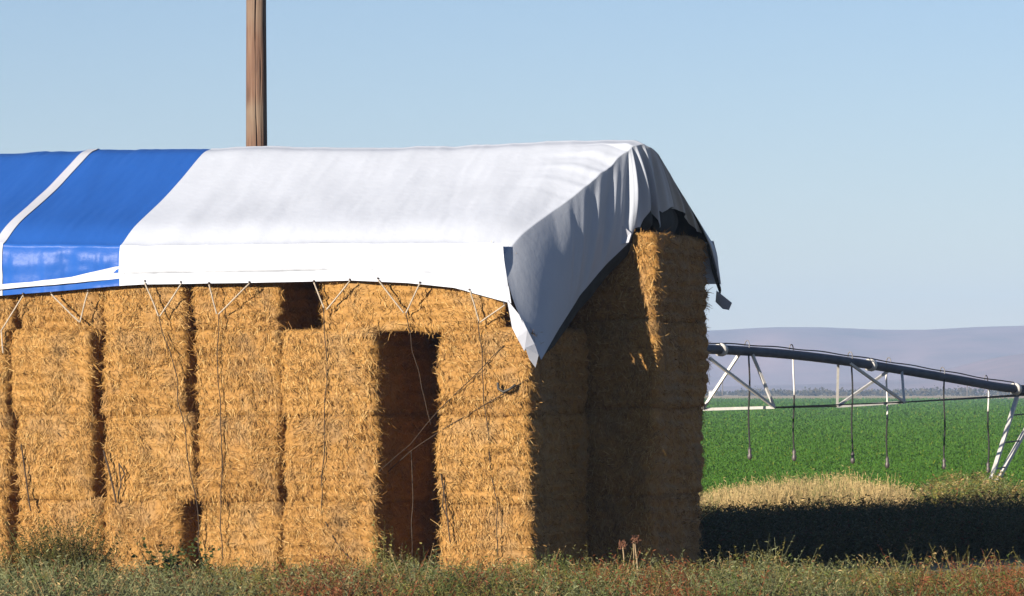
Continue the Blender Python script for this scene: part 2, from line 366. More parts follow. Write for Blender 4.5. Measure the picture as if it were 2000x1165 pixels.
# white sheet: roof rows continue over the hip into the hanging end (one cloth)
nS = 230; S = np.linspace(0, 1, nS)
vS = np.interp(S, [0, .36, .44, .60, .72, 1], [0, .455, .475, .56, .80, 1])
def right_u(v): return np.interp(v, [0, .2, .44, .475, .52, .56, .75, 1], [-.36, -.02, .55, .68, .82, .88, .97, 1.03])
Qk = [0, .15, .27, .34, .375, .395, .42, .5, .60, .72, .76, .82, 1]
Qu = [.13, .10, .17, .38, .60, .66, .70, .80, .86, .93, .97, 1.02, 1.10]
Qd = [.06, .90, 1.62, 2.20, 2.52, 2.60, 2.76, 3.3, 4.0, 4.9, 5.2, 5.34, 5.46]
Qz = [3.10, 3.53, 4.0, 4.45, 4.74, 4.95, 4.97, 4.97, 4.97, 4.97, 4.93, 4.55, 4.20]
q_u, q_d, q_z = (np.interp(S, Qk, a) for a in (Qu, Qd, Qz))
hol = np.maximum(0, 1 - ((q_d - 3.02) / .22) ** 2) * .30 + np.where(q_d < 3.75, np.maximum(0, 1 - ((q_d - 3.75) / .42) ** 2), np.maximum(0, 1 - ((q_d - 3.75) / .98) ** 2)) * .31
hol = hol * ((S > .40) & (S < .73)); q_z = q_z + hol
nM, nT = 170, 80
tM = np.linspace(0, 1, nM) ** .75; tT = np.linspace(0, 1, nT + 1)[1:]
uR = right_u(vS); rows_u, rows_d, rows_z = [], [], []
Umain = UB + (uR[:, None] - UB) * tM[None, :]; Vm = np.repeat(vS[:, None], nM, 1)
dm, zm = profile(Vm, Umain); zm = zm + wrinkle(Umain, Vm)
# gathers running into the ridge end
near = np.exp(-((uR[:, None] - Umain) / .7) ** 2)
fold_ph = 2 * math.pi * (np.interp(S, [0, .2, .36, .5, .72, 1], [0, .5, 3.6, 6.4, 9.6, 11.0]))
fold_am = np.interp(S, [0, .14, .30, .40, .55, .72, .9, 1], [0, .004, .045, .085, .07, .035, .018, .01])
fr = np.sin(fold_ph) + .35 * np.sin(2.3 * fold_ph + 1)
zm = zm + .35 * (near * (fr * fold_am)[:, None]) * np.clip((Vm - .15) * 4, 0, 1) * np.clip((.47 - Vm) * 12, 0, 1)
zm = zm - np.interp(S, [0, .3, .42, 1], [.17, .14, .04, .04])[:, None] * np.exp(-((uR[:, None] - Umain) / np.interp(S, [0, .3, .42, 1], [.42, .30, .08, .1])[:, None]) ** 2)          # soft rounded hip
Pu, Pd, Pz = Umain[:, -1], dm[:, -1], zm[:, -1]
t = tT[None, :]; e = 1 - (1 - t) ** 1.25
Us = Pu[:, None] + (q_u - Pu)[:, None] * e; Ds = Pd[:, None] + (q_d - Pd)[:, None] * t; Zs = Pz[:, None] + (q_z - Pz)[:, None] * (t ** 1.08)
am = (fold_am * fr)[:, None] * np.sin(np.clip(t * 1.15, 0, 1) * math.pi / 2) * (1 - np.where(S < .42, .95, .15)[:, None] * t ** 2)
PP = np.stack([np.repeat(S[:, None] * 6, nT, 1), np.repeat(t * 1.5, nS, 0), np.zeros((nS, nT))], -1)
am = am + .02 * noise(PP, 1.4, 61) * np.sin(t * math.pi) + .005 * noise(PP, 3.4, 62) * t
Us = Us + am * .85; Ds = Ds - am * .35; k0 = np.exp(-(S / .06) ** 2)[:, None]; Us = Us + .07 * np.sin(t * math.pi * .9) * np.interp(S, [0, .2, .5, 1], [.35, 1, .4, .2])[:, None] - .10 * np.sin(t * math.pi) * k0; Ds = Ds - .15 * np.sin(t * math.pi) * k0
Umain = Umain + .2 * np.clip(Vm * 2, 0, 1) * ((uR[:, None] - Umain) / (uR[:, None] - UB)).clip(0, 1)
UU = np.concatenate([Umain, Us], 1); DD = np.concatenate([dm, Ds], 1); ZZ = np.concatenate([zm, Zs], 1)
V1 = np.stack([UU.ravel(), DD.ravel(), ZZ.ravel()], 1); F1 = grid_faces(nS, nM + nT)[:, ::-1]
uf = np.concatenate([np.linspace(UB, -.36, 200)]); tf = np.linspace(0, 1, 32)
Uf, Tf = np.meshgrid(uf, tf); edge = np.interp(Tf, [0, 1], [0, .14]); Uf2 = UB + (Uf - UB) * (-.36 + edge - UB) / (-.36 - UB)
df, zf = flap(Uf2, Tf)
V2 = np.stack([Uf2.ravel(), df.ravel(), zf.ravel()], 1); F2 = grid_faces(32, 200)[:, ::-1] + len(V1)
ub = np.linspace(UB + .2, 1.03, 120); Ub, Tb = np.meshgrid(ub, np.linspace(0, 1, 12)); db, zb = profile(np.ones_like(Ub), Ub)
db = db + .12 * np.clip(Tb * 3, 0, 1) + .03 * noise(np.stack([Ub * 3, Tb, Ub], -1), 1, 46); zb = zb - .62 * Tb
V3 = np.stack([(Ub + .07 * Tb).ravel(), db.ravel(), zb.ravel()], 1); F3 = grid_faces(12, 120)[:, ::-1] + len(V1) + len(V2)
me = mesh('white_sheet', np.concatenate([V1, V2, V3]), [F1, F2[:, ::-1], F3[:, ::-1]], WHITE, True)
import bmesh
bm_ = bmesh.new(); bm_.from_mesh(me); bmesh.ops.remove_doubles(bm_, verts=bm_.verts, dist=.0015); bm_.to_mesh(me); bm_.free()
link('white_sheet', me, tarp)
# make every cloth face outward/up (front side = coloured side)
for o in tarp.children:
    bm_ = bmesh.new(); bm_.from_mesh(o.data); bm_.normal_update()
    up_ = sum(f.normal.z * f.calc_area() for f in bm_.faces)
    if up_ < 0:
        bmesh.ops.reverse_faces(bm_, faces=bm_.faces[:]); bm_.to_mesh(o.data)
    bm_.free()

# black lining turned out along the end's lower edge
def ribbon(name, A, B, n, matl, sag=0.0, amp=.01, seed=0, parent=tarp):
    A = np.asarray(A, float); B = np.asarray(B, float); w = np.linspace(0, 1, n)[None, :, None]
    G = A[:, None] + (B - A)[:, None] * w; G = G + np.array([1, -.6, 0]) * (sag * np.sin(w * math.pi))
    G = G + np.array([1, -.5, .3]) * (amp * noise(G, 6, 70 + seed))[..., None]
    return link(name, mesh(name, G.reshape(-1, 3), grid_faces(len(A), n), matl, True), parent)
sl = (S > .03) & (S < .40)
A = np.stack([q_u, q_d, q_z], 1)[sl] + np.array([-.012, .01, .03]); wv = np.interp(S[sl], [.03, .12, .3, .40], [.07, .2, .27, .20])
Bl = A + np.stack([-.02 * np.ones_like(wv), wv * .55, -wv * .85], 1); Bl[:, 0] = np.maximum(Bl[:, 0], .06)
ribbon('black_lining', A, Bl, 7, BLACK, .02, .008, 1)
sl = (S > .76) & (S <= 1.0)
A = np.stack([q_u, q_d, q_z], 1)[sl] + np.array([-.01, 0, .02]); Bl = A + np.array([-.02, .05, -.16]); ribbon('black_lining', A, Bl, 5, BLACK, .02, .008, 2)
# solid black lumps painting the dark of the black-lined hollows under the folds
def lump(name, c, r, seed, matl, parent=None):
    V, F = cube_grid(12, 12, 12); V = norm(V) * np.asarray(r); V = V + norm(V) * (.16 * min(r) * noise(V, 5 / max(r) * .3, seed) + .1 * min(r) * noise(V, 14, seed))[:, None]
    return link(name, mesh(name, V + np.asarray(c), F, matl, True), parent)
lump('dark_hollow_lump', (.66, 3.02, 5.10), (.13, .2, .2), 3, BLACK, tarp) ; lump('dark_hollow_lump', (.70, 3.9, 5.10), (.14, .55, .24), 5, BLACK, tarp)
# white turned-up corners and a loose strap
def patch(name, px, tris, matl, parent=tarp, thick=.006):
    V = [wall(x, y, d) for x, y, d in px]
    o = link(name, mesh(name, V, [np.array(tris)], matl, False), parent)
    md = o.modifiers.new('thickness', 'SOLIDIFY'); md.thickness = thick; sb = o.modifiers.new('soft', 'SUBSURF'); sb.levels = sb.render_levels = 2; sb.subdivision_type = 'SIMPLE'
    return o
patch('corner_flap', [(990, 585, -.16), (1000, 640, -.13), (1018, 620, -.10), (1010, 660, -.20), (1030, 645, -.11), (1024, 686, -.17), (1044, 672, -.05), (1026, 680, -.19), (1052, 694, -.02), (1046, 718, -.04), (1034, 702, -.12)],
      [[0, 1, 2], [2, 1, 3], [2, 3, 4], [4, 3, 5], [4, 5, 6], [6, 5, 7], [6, 7, 8], [8, 7, 10], [8, 10, 9]], STRIPE)
patch('edge_flap', [(1200, 482, 2.38), (1216, 441, 2.42), (1233, 456, 2.50), (1228, 474, 2.44)], [[0, 1, 2], [0, 2, 3]], STRIPE)
patch('strap', [(1400, 568, 5.40), (1430, 592, 5.30), (1424, 606, 5.30), (1412, 604, 5.34), (1398, 590, 5.42)], [[0, 1, 2], [0, 2, 3], [0, 3, 4]], STRIPE)
# hem fold: the white underside turned out along the blue part's lower edge
hx = np.linspace(-20, 240, 40)
up = np.interp(hx, [-20, 0, 60, 140, 226], [559, 556, 551, 541, 521]); lo = np.interp(hx, [-20, 0, 60, 110, 226], [570, 566, 560, 556, 545])
def on_flap(x, y, t, off):
    u = wall(x, y, -.14)[0]; return wall(x, y, float(flap(np.array([u]), np.array([t]))[0][0]) - off)
A = np.array([on_flap(x, y, .78, .004 + .026 * min(1, (240 - x) / 90)) for x, y in zip(hx, up)]); B = np.array([on_flap(x, y, .9, .006 + .039 * min(1, (240 - x) / 90)) for x, y in zip(hx, lo)])
ribbon('hem_fold', A, B, 6, STRIPE, -.0, .018, 5)
eyelets = [(45, 575), (100, 573), (172, 569), (283, 550), (353, 552), (408, 554), (487, 552), (613, 550), (683, 547), (738, 545), (820, 553), (917, 567), (985, 594)]
for x, y in eyelets:
    mb = MB(); p = np.array(on_flap(x, y - 1, .97, .004)); mb.tube([p, p + [0, -.02, 0]], [.015, .012], 10); mb.build('eyelet', EYE_M, tarp, True)

# ------------------------------------------------------------------ tie ropes and loose twine on the stack
def pxline(pts, d=-.075, sub=10, wob=.012, seed=0):
    P = np.array([on_flap(p[0], p[1], .97, .02) if p[-1] == -.25 else wall(*(p if len(p) == 3 else (p[0], p[1], d))) for p in pts]); n = len(P) * sub
    tt = np.linspace(0, len(P) - 1, n); Q = np.stack([np.interp(tt, np.arange(len(P)), P[:, k]) for k in range(3)], 1)
    Q[:, 0] += wob * noise(Q, 3, seed); Q[:, 1] -= np.abs(wob * noise(Q, 5, seed + 1)); return np.array([bw(*q) for q in Q])
def rope(name, label, lines, matl, r, cat='rope', group=None, seed=0, d=-.075):
    mb = MB()
    two = isinstance(r, (list, tuple))
    for i, l in enumerate(lines[:2] if two else lines): mb.tube(pxline(l, d, seed=seed + i), r[0] if two else r, 5)
    o = mb.build(name, matl, None, True)
    if two:
        mb = MB(); mb.tube(pxline(lines[2], d, wob=.03, seed=seed + 9), r[2], 5); mb.build('rope_tail', TWINE, o, True)
    return tag(o, label, cat, group)
g = 'ropes tying down the tarp hem'
KN = -.09
rope('tie_rope', 'pale rope slanting from the blue hem at the left frame edge', [[(45, 577, -.25), (3, 645, KN)], [(3, 645), (6, 690)]], ROPE, .0112, group=g, seed=1)
rope('tie_rope', 'pale V of rope under the blue hem, knotted on the straw', [[(100, 575, -.25), (155, 630, KN)], [(172, 571, -.25), (157, 630, KN)]], ROPE, .0112, group=g, seed=3)
rope('tie_rope', 'V of rope at the white tarp left end, dark tail running to the ground', [[(283, 552, -.25), (310, 618, KN)], [(353, 554, -.25), (312, 618, KN)], [(311, 618, KN), (345, 745), (362, 840), (385, 990), (394, 1100)]], ROPE, [.0112, .0112, .007], group=g, seed=5)
rope('tie_rope', 'V of rope with straight tail, hung on the stack left of the square opening', [[(408, 556, -.25), (424, 614, KN)], [(487, 554, -.25), (426, 614, KN)], [(425, 614, KN), (430, 760), (436, 900), (434, 1090)]], ROPE, [.0112, .0112, .007], group=g, seed=9)
rope('tie_rope', 'V of rope crossing the right edge of the small square opening, looped at its foot', [[(613, 552, -.25), (634, 602, KN)], [(683, 549, -.25), (637, 605, KN)], [(635, 602, KN), (638, 760), (632, 930), (627, 1020), (632, 1010), (655, 1060), (692, 1098)]], ROPE, [.0112, .0112, .007], group=g, seed=12)
rope('tie_rope', 'V of rope above the doorway with a tail hanging across the dark opening', [[(738, 547, -.25), (790, 612, KN)], [(820, 555, -.25), (792, 612, KN)], [(791, 612, KN), (812, 700, .25), (840, 830, .5)]], ROPE, [.0112, .0112, .007], group=g, seed=15)
rope('tie_rope', 'V of rope nearest the tarp corner, tail down the rightmost lit stack', [[(917, 569, -.25), (935, 628, KN)], [(985, 596, -.25), (938, 630, KN)], [(936, 628, KN), (946, 770), (956, 880), (968, 980), (970, 1085)]], ROPE, [.0112, .0112, .007], group=g, seed=18)
rope('guy_rope', 'upper slanting rope from the right stack across the doorway', [[(985, 675), (905, 755), (858, 800, -.04), (800, 870, .35), (738, 922, -.06)]], TWINE, .0065, seed=22)
rope('guy_rope', 'lower slanting rope from the right corner to the middle of the doorway', [[(1036, 738, -.04), (985, 768), (860, 842, -.03), (800, 882, .5), (744, 935, .3)]], TWINE, .0065, seed=24)
rope('hanging_cord', 'thin cord hanging straight down inside the dark doorway', [[(803, 880, .6), (806, 960, .6), (805, 1085, .6)]], TWINE, .008, 'cord', seed=26)
rope('loose_twine', 'dark strand dangling at the left foot of the rightmost lit stack', [[(862, 925), (872, 985), (880, 1060)], [(868, 940), (866, 990), (878, 1020)]], TWINE, .009, 'twine', seed=28)
rope('loose_twine', 'dark broken strand on the second bale of the stack under the tarp colour edge', [[(204, 880), (216, 930), (227, 982)]], TWINE, .014, 'twine', seed=31)
rope('loose_twine', 'short dark strand with a loose loop beside the broken one', [[(233, 905), (238, 945), (233, 968)], [(233, 905), (244, 925), (236, 940)]], TWINE, .009, 'twine', seed=33)
rope('loose_twine', 'dark strand on the lower left stack above the round bush', [[(42, 868), (52, 940), (60, 998)]], TWINE, .011, 'twine', seed=35)
rope('iron_hook', 'black curved hook sticking out of the rightmost lit stack', [[(974, 748, -.12), (975, 760, -.14), (984, 766, -.15), (996, 760, -.14), (1006, 752, -.10)]], IRON, .019, 'hook', seed=37)

# ------------------------------------------------------------------ utility pole behind the stack
def pole():
    Y = 72.0; x0, y0, z0 = at(504, 762, Y); n, m = 160, 90; zs = np.linspace(-.3, 12.5, m); V = []
    for z in zs:
        r = .192 - .0034 * z
        for k in range(n):
            q = 2 * math.pi * k / n; cx, cy = math.cos(q), math.sin(q)
            ca = -math.pi / 2 + .03 + .10 * math.sin(z * 1.3) * .5 + .04 * math.sin(z * 5)
            dq = (q - ca + math.pi) % (2 * math.pi) - math.pi
            rr = r + .004 * noise(np.array([[cx * 2, cy * 2, z * .5]]), 2, 5)[0] - .06 * math.exp(-(dq / .05) ** 2) * (.6 + .4 * math.sin(z * 2.1 + 1)) - .03 * math.exp(-((dq - .45) / .035) ** 2) * max(0, math.sin(z * 4 + 2)) ** 2
            V.append((x0 - .004 * z + rr * cx, Y + rr * cy, z))
    F = [[i * n + k, i * n + (k + 1) % n, (i + 1) * n + (k + 1) % n, (i + 1) * n + k] for i in range(m - 1) for k in range(n)]
    V.append((x0 - .05, Y, 12.56)); top = [[(m - 1) * n + k, (m - 1) * n + (k + 1) % n, m * n] for k in range(n)]
    mt, nt, b = mat('weathered_pole_wood'); nz = noise_tex(nt, 3, 8, vec_scale=(8, 8, .35)); big = noise_tex(nt, 1.2, 3)
    c = ramp(nt, nz, [(.3, (.035, .020, .014)), (.5, (.105, .056, .036)), (.72, (.145, .092, .062))])
    c = mixc(nt, ramp(nt, big, [(.4, (0, 0, 0)), (.65, (.7, .7, .7))]), c, (.15, .115, .083))
    nt.links.new(c, b.inputs['Base Color']); b.inputs['Roughness'].default_value = .9; bump(nt, b, nz, .8, .02)
    tag(link('utility_pole', mesh('utility_pole', V, [np.array(F), np.array(top)], mt, True)), 'bare weathered wooden pole with a long crack rising behind the tarp roof', 'pole')
pole()

# ------------------------------------------------------------------ centre pivot irrigation machine
def pD(x): return 94 + 12 * (x - 1385) / 615
def pv(x, y, dd=0): return np.array(at(x, y, pD(x) + dd))
piv = empty('irrigation_pivot', (at(1980, 762, pD(1980))[0], pD(1980), 0))
tag(piv, 'long grey irrigation pivot pipe on a truss with hanging hoses over the field', 'irrigation machine')
PO = np.array(piv.location)
def pb(mb, name, m, parent=piv, smooth=False):
    mb.v = [v - PO for v in mb.v] ; o = mb.build(name, m, parent, smooth); return o
pxs = np.linspace(760, 2120, 90); pys = np.interp(pxs, [760, 1000, 1230, 1385, 1460, 1550, 1640, 1700, 1770, 1850, 1920, 1990, 2040, 2120], [702, 684, 679, 682, 686, 693, 704, 713, 725, 738, 751, 764, 764, 752])
pys = np.convolve(np.pad(pys, 4, mode='edge'), np.ones(9) / 9, 'valid')
def py(x): return float(np.interp(x, pxs, pys))
mb = MB(); mb.tube([pv(x, y) for x, y in zip(pxs, pys)], .100, 16); pipe = pb(mb, 'pipe', PIPE, piv, True)
for x in (1408, 1700, 1983):
    mb = MB(); a = pv(x - 3, py(x - 3)); b = pv(x + 3, py(x + 3)); mb.tube([a, b], .140, 16); f = pb(mb, 'flange', GALV, pipe, True)
mb = MB(); cz = [pv(x, py(x) - 11.5 - 1.5 * math.sin((x - 1385) / 28.0) ** 2) for x in np.linspace(1385, 1980, 120)]; mb.tube(cz, .014, 5); pb(mb, 'cable', HOSE)
ends = {'a': (pv(1372, 800, 1.9), pv(1512, 796, -.6)), 'b': (pv(1635, 794, .9), pv(1766, 786, -.9)), 'c': (pv(1984, 772, .4), pv(1990, 774, -.4))}
for k in 'ab':
    mb = MB(); mb.bar(ends[k][0], ends[k][1], .06, .06); pb(mb, 'cross_member', GALV)
for s_ in (0, 1):
    mb = MB(); mb.tube([ends['a'][s_], ends['b'][s_], ends['c'][s_]], .016, 6); pb(mb, 'truss_rod', IRON)
def brace(p, q, w=.055):
    mb = MB(); mb.bar(p, q, w, w); pb(mb, 'truss_brace', GALV)
brace(ends['a'][1], pv(1467, py(1467), -.08)); brace(ends['a'][1], pv(1386, 700)); brace(ends['a'][0], pv(1444, py(1444) + 6)); brace(ends['a'][0], pv(1372, 690))
brace(ends['b'][0], pv(1637, py(1637) + 8)); brace(ends['b'][0], pv(1735, py(1735) + 6)); brace(ends['b'][1], pv(1655, py(1655), -.1)); brace(ends['b'][1], pv(1761, py(1761), -.1))
for x, y1, sw in ((1463, 885, .02), (1550, 888, .45), (1664, 893, .03), (1732, 902, .55), (1844, 905, .05), (1930, 912, .35)):
    D0 = pD(x); top = py(x); side = -.13 if sw < .1 else .13
    mb = MB(); P = [at(x, y, D0 + side) for y in np.linspace(top + 4, y1, 24)]; P = np.array(P); P[:, 0] += .012 * np.sin(np.linspace(0, 9, 24) + x); P[0, 0] = P[1, 0]
    mb.tube(P, .021, 6); hs = pb(mb, 'drop_hose', HOSE)
    mb = MB(); arc = [pv(x - 1, top - 6 + 4) + np.array([.0, side, 0])]; c0 = pv(x, top) ; gx = -.10 if sw < .5 else .10
    arc = [c0 + np.array([gx * .9 * (1 - math.cos(a)) * .5, side * (1 - math.cos(math.pi - a)) * .5, .12 + .11 * math.sin(a)]) for a in np.linspace(math.pi, 0, 10)]
    arc = arc + [np.array(P[0]) + [0, 0, .05], np.array(P[0])]
    mb.tube(arc, .013, 6); pb(mb, 'gooseneck', DULL, hs, True)
    if sw > .2:
        mb = MB(); k = max(3, int(24 * sw)); mb.tube(P[:k], .023, 6); pb(mb, 'pipe_sleeve', GALV, hs, True)
    mb = MB(); e = P[-1]; mb.tube([e + [0, 0, .12], e + [0, 0, .05], e, e - [0, 0, .05], e - [0, 0, .11], e - [0, 0, .15]], [.022, .045, .03, .05, .05, .012], 8); pb(mb, 'sprinkler', EYE_M, hs, True)
lg = [(np.array(at(1986, 776, 105.5)), np.array(at(1936, 934, 103.5))), (np.array(at(2052, 752, 107.0)), np.array(at(1950, 934, 105.0)))]
for a, b in lg:
    k = (a[2] - .02) / (a[2] - b[2]); g_ = a + (b - a) * k; mb = MB(); mb.bar(a, g_, .085, .085); pb(mb, 'tower_leg', GALV)
for y in (812, 866, 917):
    tA = (y - 776) / (934 - 776); tB = (y - 4 - 752) / (934 - 752); mb = MB(); mb.bar(lg[0][0] + (lg[0][1] - lg[0][0]) * tA, lg[1][0] + (lg[1][1] - lg[1][0]) * tB, .03, .03); pb(mb, 'tower_rung', IRON)
mb = MB(); p = np.array(at(1996, 764, 106)); mb.box(p - [.12, .14, .12], p + [.2, .14, .14]); pb(mb, 'tower_joint', IRON)

# ------------------------------------------------------------------ far brush, shed, mast
def leaf_cloud(C0, size, r, k, flat=1.0):
    n = len(C0); P = np.repeat(C0, k, 0) + r.normal(0, 1, (n * k, 3)) * np.repeat(size, k)[:, None] * np.array([1, 1, .7 * flat])
    T = norm(r.normal(0, 1, (n * k, 3)) + [0, 0, .6]); N = norm(r.normal(0, 1, (n * k, 3))); return P, T, N
r = np.random.default_rng(21)
n = 900; xs = r.uniform(-1100, 2700, n) * .5 + r.uniform(1200, 2200, n) * .5; Yb = r.uniform(1900, 2400, n)
hh = 1.6 + 1.6 * np.clip(noise(np.stack([xs / 60, xs * 0, xs * 0], -1), 1, 3), -.6, 1) + np.interp(xs, [1750, 1850, 2000], [0, 1.2, 1.8]) + r.uniform(0, .8, n)
C0 = np.stack([(xs - 1000) / FPX * Yb, Yb, hh * .45], 1); P, T, N = leaf_cloud(C0, hh * .42, r, 24); P[:, 2] = np.abs(P[:, 2])
L = r.uniform(.5, 1.2, len(P)); bV, bF = blades(P, N, T, L, L * .9, r.normal(0, .2, (len(P), 3)))
cl = np.array([.036, .033, .018]) * r.uniform(.6, 1.5, (len(P), 1)) * np.array([1, 1, 1]); cl = cl + r.uniform(0, .02, (len(P), 1)) * [1, .4, 0]
tag(link('far_brush', mesh('far_brush', bV, bF, FOLIAGE, False, None, np.repeat(cl, 6, 0))), 'dusty line of low brush at the far edge of the green field', 'brush', None, 'stuff')
mb = MB(); p = np.array(at(1389, 770, 1800)); mb.box((p[0] - .9, p[1] - 1, 0), (p[0] + .9, p[1] + 1, 1.9)); W0 = mb
shed = mb.build('shed', m_plain('white_paint', (.8, .8, .78), .6)); tag(shed, 'tiny white shed beyond the green field beside the straw stack', 'shed')
mb = MB(); a = np.array((-1.05, -1.15, 1.9)) + [p[0], p[1], 0]; mb.add([a, a + [2.1, 0, 0], a + [2.1, 2.3, 0], a + [0, 2.3, 0], a + [0, 1.15, .6], a + [2.1, 1.15, .6]], [np.array([[0, 1, 5, 4], [3, 4, 5, 2], [0, 3, 2, 1]]), np.array([[0, 4, 3], [1, 2, 5]])]); mb.build('roof', m_plain('grey_roof', (.4, .4, .4), .6), shed)
for x, y, hgt, lab in ((1411, 768, 6.2, 'tiny dark post far off beyond the field near the straw stack'), (1889, 768, 6.5, 'faint distant post rising from the far brush near the tower')):
    p = np.array(at(x, y, 1850)); mb = MB(); mb.tube([(p[0], p[1], 0), (p[0], p[1], hgt)], [.3, .22], 6); mb.bar((p[0] - .5, p[1], hgt - .7), (p[0] + .5, p[1], hgt - .7), .12, .12)
    tag(mb.build('far_post', m_plain('dark_post', (.10, .08, .06), .9)), lab, 'post')

# ------------------------------------------------------------------ vegetation
def plants(name, X, Y, Hh, tint, r, stems=5, leaves=9, spread=.35, lw=.012, ll=.06, lean=.25, stemw=.006, tipcol=None, flop=.6):
    """weeds: curved stems carrying many small leaves; tint is each plant's own colour (n,3)"""
    n = len(X); ns = n * stems; pid = np.repeat(np.arange(n), stems)
    base = np.stack([X[pid] + r.normal(0, .06, ns), Y[pid] + r.normal(0, .06, ns), np.zeros(ns)], 1); h = Hh[pid] * r.uniform(.55, 1.05, ns)
    az = r.uniform(0, 2 * math.pi, ns); T = norm(np.stack([np.cos(az) * spread, np.sin(az) * spread, np.ones(ns)], 1) * [1, 1, 1] + r.normal(0, .08, (ns, 3)))
    bend = np.stack([np.cos(az) * lean, np.sin(az) * lean, -.12 * np.ones(ns)], 1) * r.uniform(.2, 1, (ns, 1))
    N = norm(r.normal(0, 1, (ns, 3))); sV, sF = blades(base, N, T, h, np.full(ns, stemw) * r.uniform(.7, 1.4, ns), bend, .4)
    sid = np.repeat(np.arange(ns), leaves); m = len(sid); t = r.uniform(.12, 1.02, m) ** .8
    p = base[sid] + T[sid] * (h[sid] * t)[:, None] + bend[sid] * (h[sid] * t * t)[:, None]
    la = r.uniform(0, 2 * math.pi, m); LT = norm(np.stack([np.cos(la), np.sin(la), r.uniform(.1, 1.3, m)], 1)); LN = norm(r.normal(0, 1, (m, 3)))
    L = ll * r.uniform(.6, 1.5, m) * (1.2 - .6 * t); lV, lF = blades(p, LN, LT, L, L * lw / ll * r.uniform(.7, 1.4, m) * 1.4, np.array([0, 0, -flop]) * r.uniform(0, 1, (m, 1)), .15)
    cs = tint[pid] * r.uniform(.75, 1.15, (ns, 1)); cl = tint[pid][sid] * r.uniform(.7, 1.35, (m, 1))
    if tipcol is not None:
        k = np.clip((t - .7) / .3, 0, 1)[:, None] * (r.random((ns, 1))[sid] < .6); cl = cl * (1 - k) + tipcol * k
    V = np.concatenate([sV, lV]); F = np.concatenate([sF, lF + len(sV)]); C = np.concatenate([np.repeat(cs, 6, 0), np.repeat(cl, 6, 0)])
    return link(name, mesh(name, V, F, FOLIAGE, False, None, C))
OLIVE, GREY, RED, TAN, GREEN = (np.array(c) for c in ((.080, .072, .017), (.098, .108, .050), (.115, .038, .014), (.20, .145, .065), (.046, .065, .014)))
def pick(r, w, n):
    c = np.array([OLIVE, GREY, RED, TAN, GREEN]); w = np.asarray(w, float); w = w / w.sum(1, keepdims=True); k = (r.random((n, 1)) > np.cumsum(w, 1)).sum(1).clip(0, 4)
    return c[k] * r.uniform(.75, 1.3, (n, 1)), k
r = np.random.default_rng(33)
# foreground weeds along the foot of the stack
n = 5200; Y = r.uniform(47.5, 59.2, n); X = r.uniform(-7.6, 7.8, n) * (Y / 58)
px = 1000 + FPX * X / Y
wl_y = 60 - (X - BX) * SN / CS - .05; ok = (Y < wl_y - .0) | (X > 2.4); X, Y, px = X[ok], Y[ok], px[ok]; n = len(X)
n1 = noise(np.stack([X, Y, X * 0], -1), .55, 5); n2 = noise(np.stack([X, Y, X * 0], -1), .8, 9)
redb = np.exp(-((px - 650) / 90) ** 2) + np.exp(-((px - 1310) / 60) ** 2) + np.exp(-((px - 1960) / 90) ** 2) + .4 * np.exp(-((px - 1160) / 40) ** 2)
n3 = noise(np.stack([X, Y, X * 0], -1), .9, 13); w = np.stack([.9 + 2.2 * n1, .9 - 2.2 * n1, .05 + np.clip(n2 - .1, 0, 1) * 2.5 + 2.5 * redb, np.clip(.12 + .8 * n3, 0, 1), .5 + 1.5 * n2], 1).clip(.03)
tint, kk = pick(r, w, n)
topy = np.interp(px, [0, 500, 620, 1000, 1350], [-6, -4, -10, -7, -7]) + np.interp(px, [0, 60, 120, 190, 260, 350, 450, 540, 620, 700, 770, 840, 900, 980, 1060, 1200, 1300, 1400, 1500, 1700, 1850, 2000], [1105, 1100, 1095, 1112, 1118, 1108, 1104, 1122, 1110, 1112, 1092, 1098, 1110, 1106, 1100, 1098, 1102, 1098, 1096, 1100, 1098, 1092]) + 8 * n2
hmax = EYE - (topy - 762) / FPX * Y
Hh = (hmax + .06) * (1 + .38 * n3 + .16 * noise(np.stack([X, Y, X * 0], -1), 2.6, 17)) * (.35 + .65 * r.random(n) ** .8) * np.where(r.random(n) < .05, 1.25, 1); 
tag(plants('weeds', X, Y, np.clip(Hh, .15, 1.0), tint, r, 9, 13, .28, .009, .06, .25, .006, None, .35), 'tangled olive, grey and rusty weeds along the foot of the stack', 'weeds', None, 'stuff')
# weeds in the stack's shade, their tint darkened to deepen that shade
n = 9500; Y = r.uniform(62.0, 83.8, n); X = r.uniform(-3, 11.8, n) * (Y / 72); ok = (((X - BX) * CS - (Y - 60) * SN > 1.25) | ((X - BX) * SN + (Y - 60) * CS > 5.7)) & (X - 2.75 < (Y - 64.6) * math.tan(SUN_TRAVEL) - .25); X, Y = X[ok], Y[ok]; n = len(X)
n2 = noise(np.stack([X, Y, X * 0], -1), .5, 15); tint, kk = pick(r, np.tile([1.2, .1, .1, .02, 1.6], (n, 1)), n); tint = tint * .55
hmx = np.clip(EYE - (np.interp(1000 + FPX * X / Y, [1000, 1370, 1420, 1600, 1750, 1850, 2000], [985, 975, 978, 966, 964, 948, 948]) - 762) / FPX * Y, .25, .95)
tag(plants('shaded_weeds', X, Y, hmx * r.uniform(.6, 1.05, n) * (1 + .12 * n2), tint, r, 6, 12, .35, .016, .075, .3), 'dense low weeds lying in the shadow right of the stack', 'weeds', None, 'stuff')
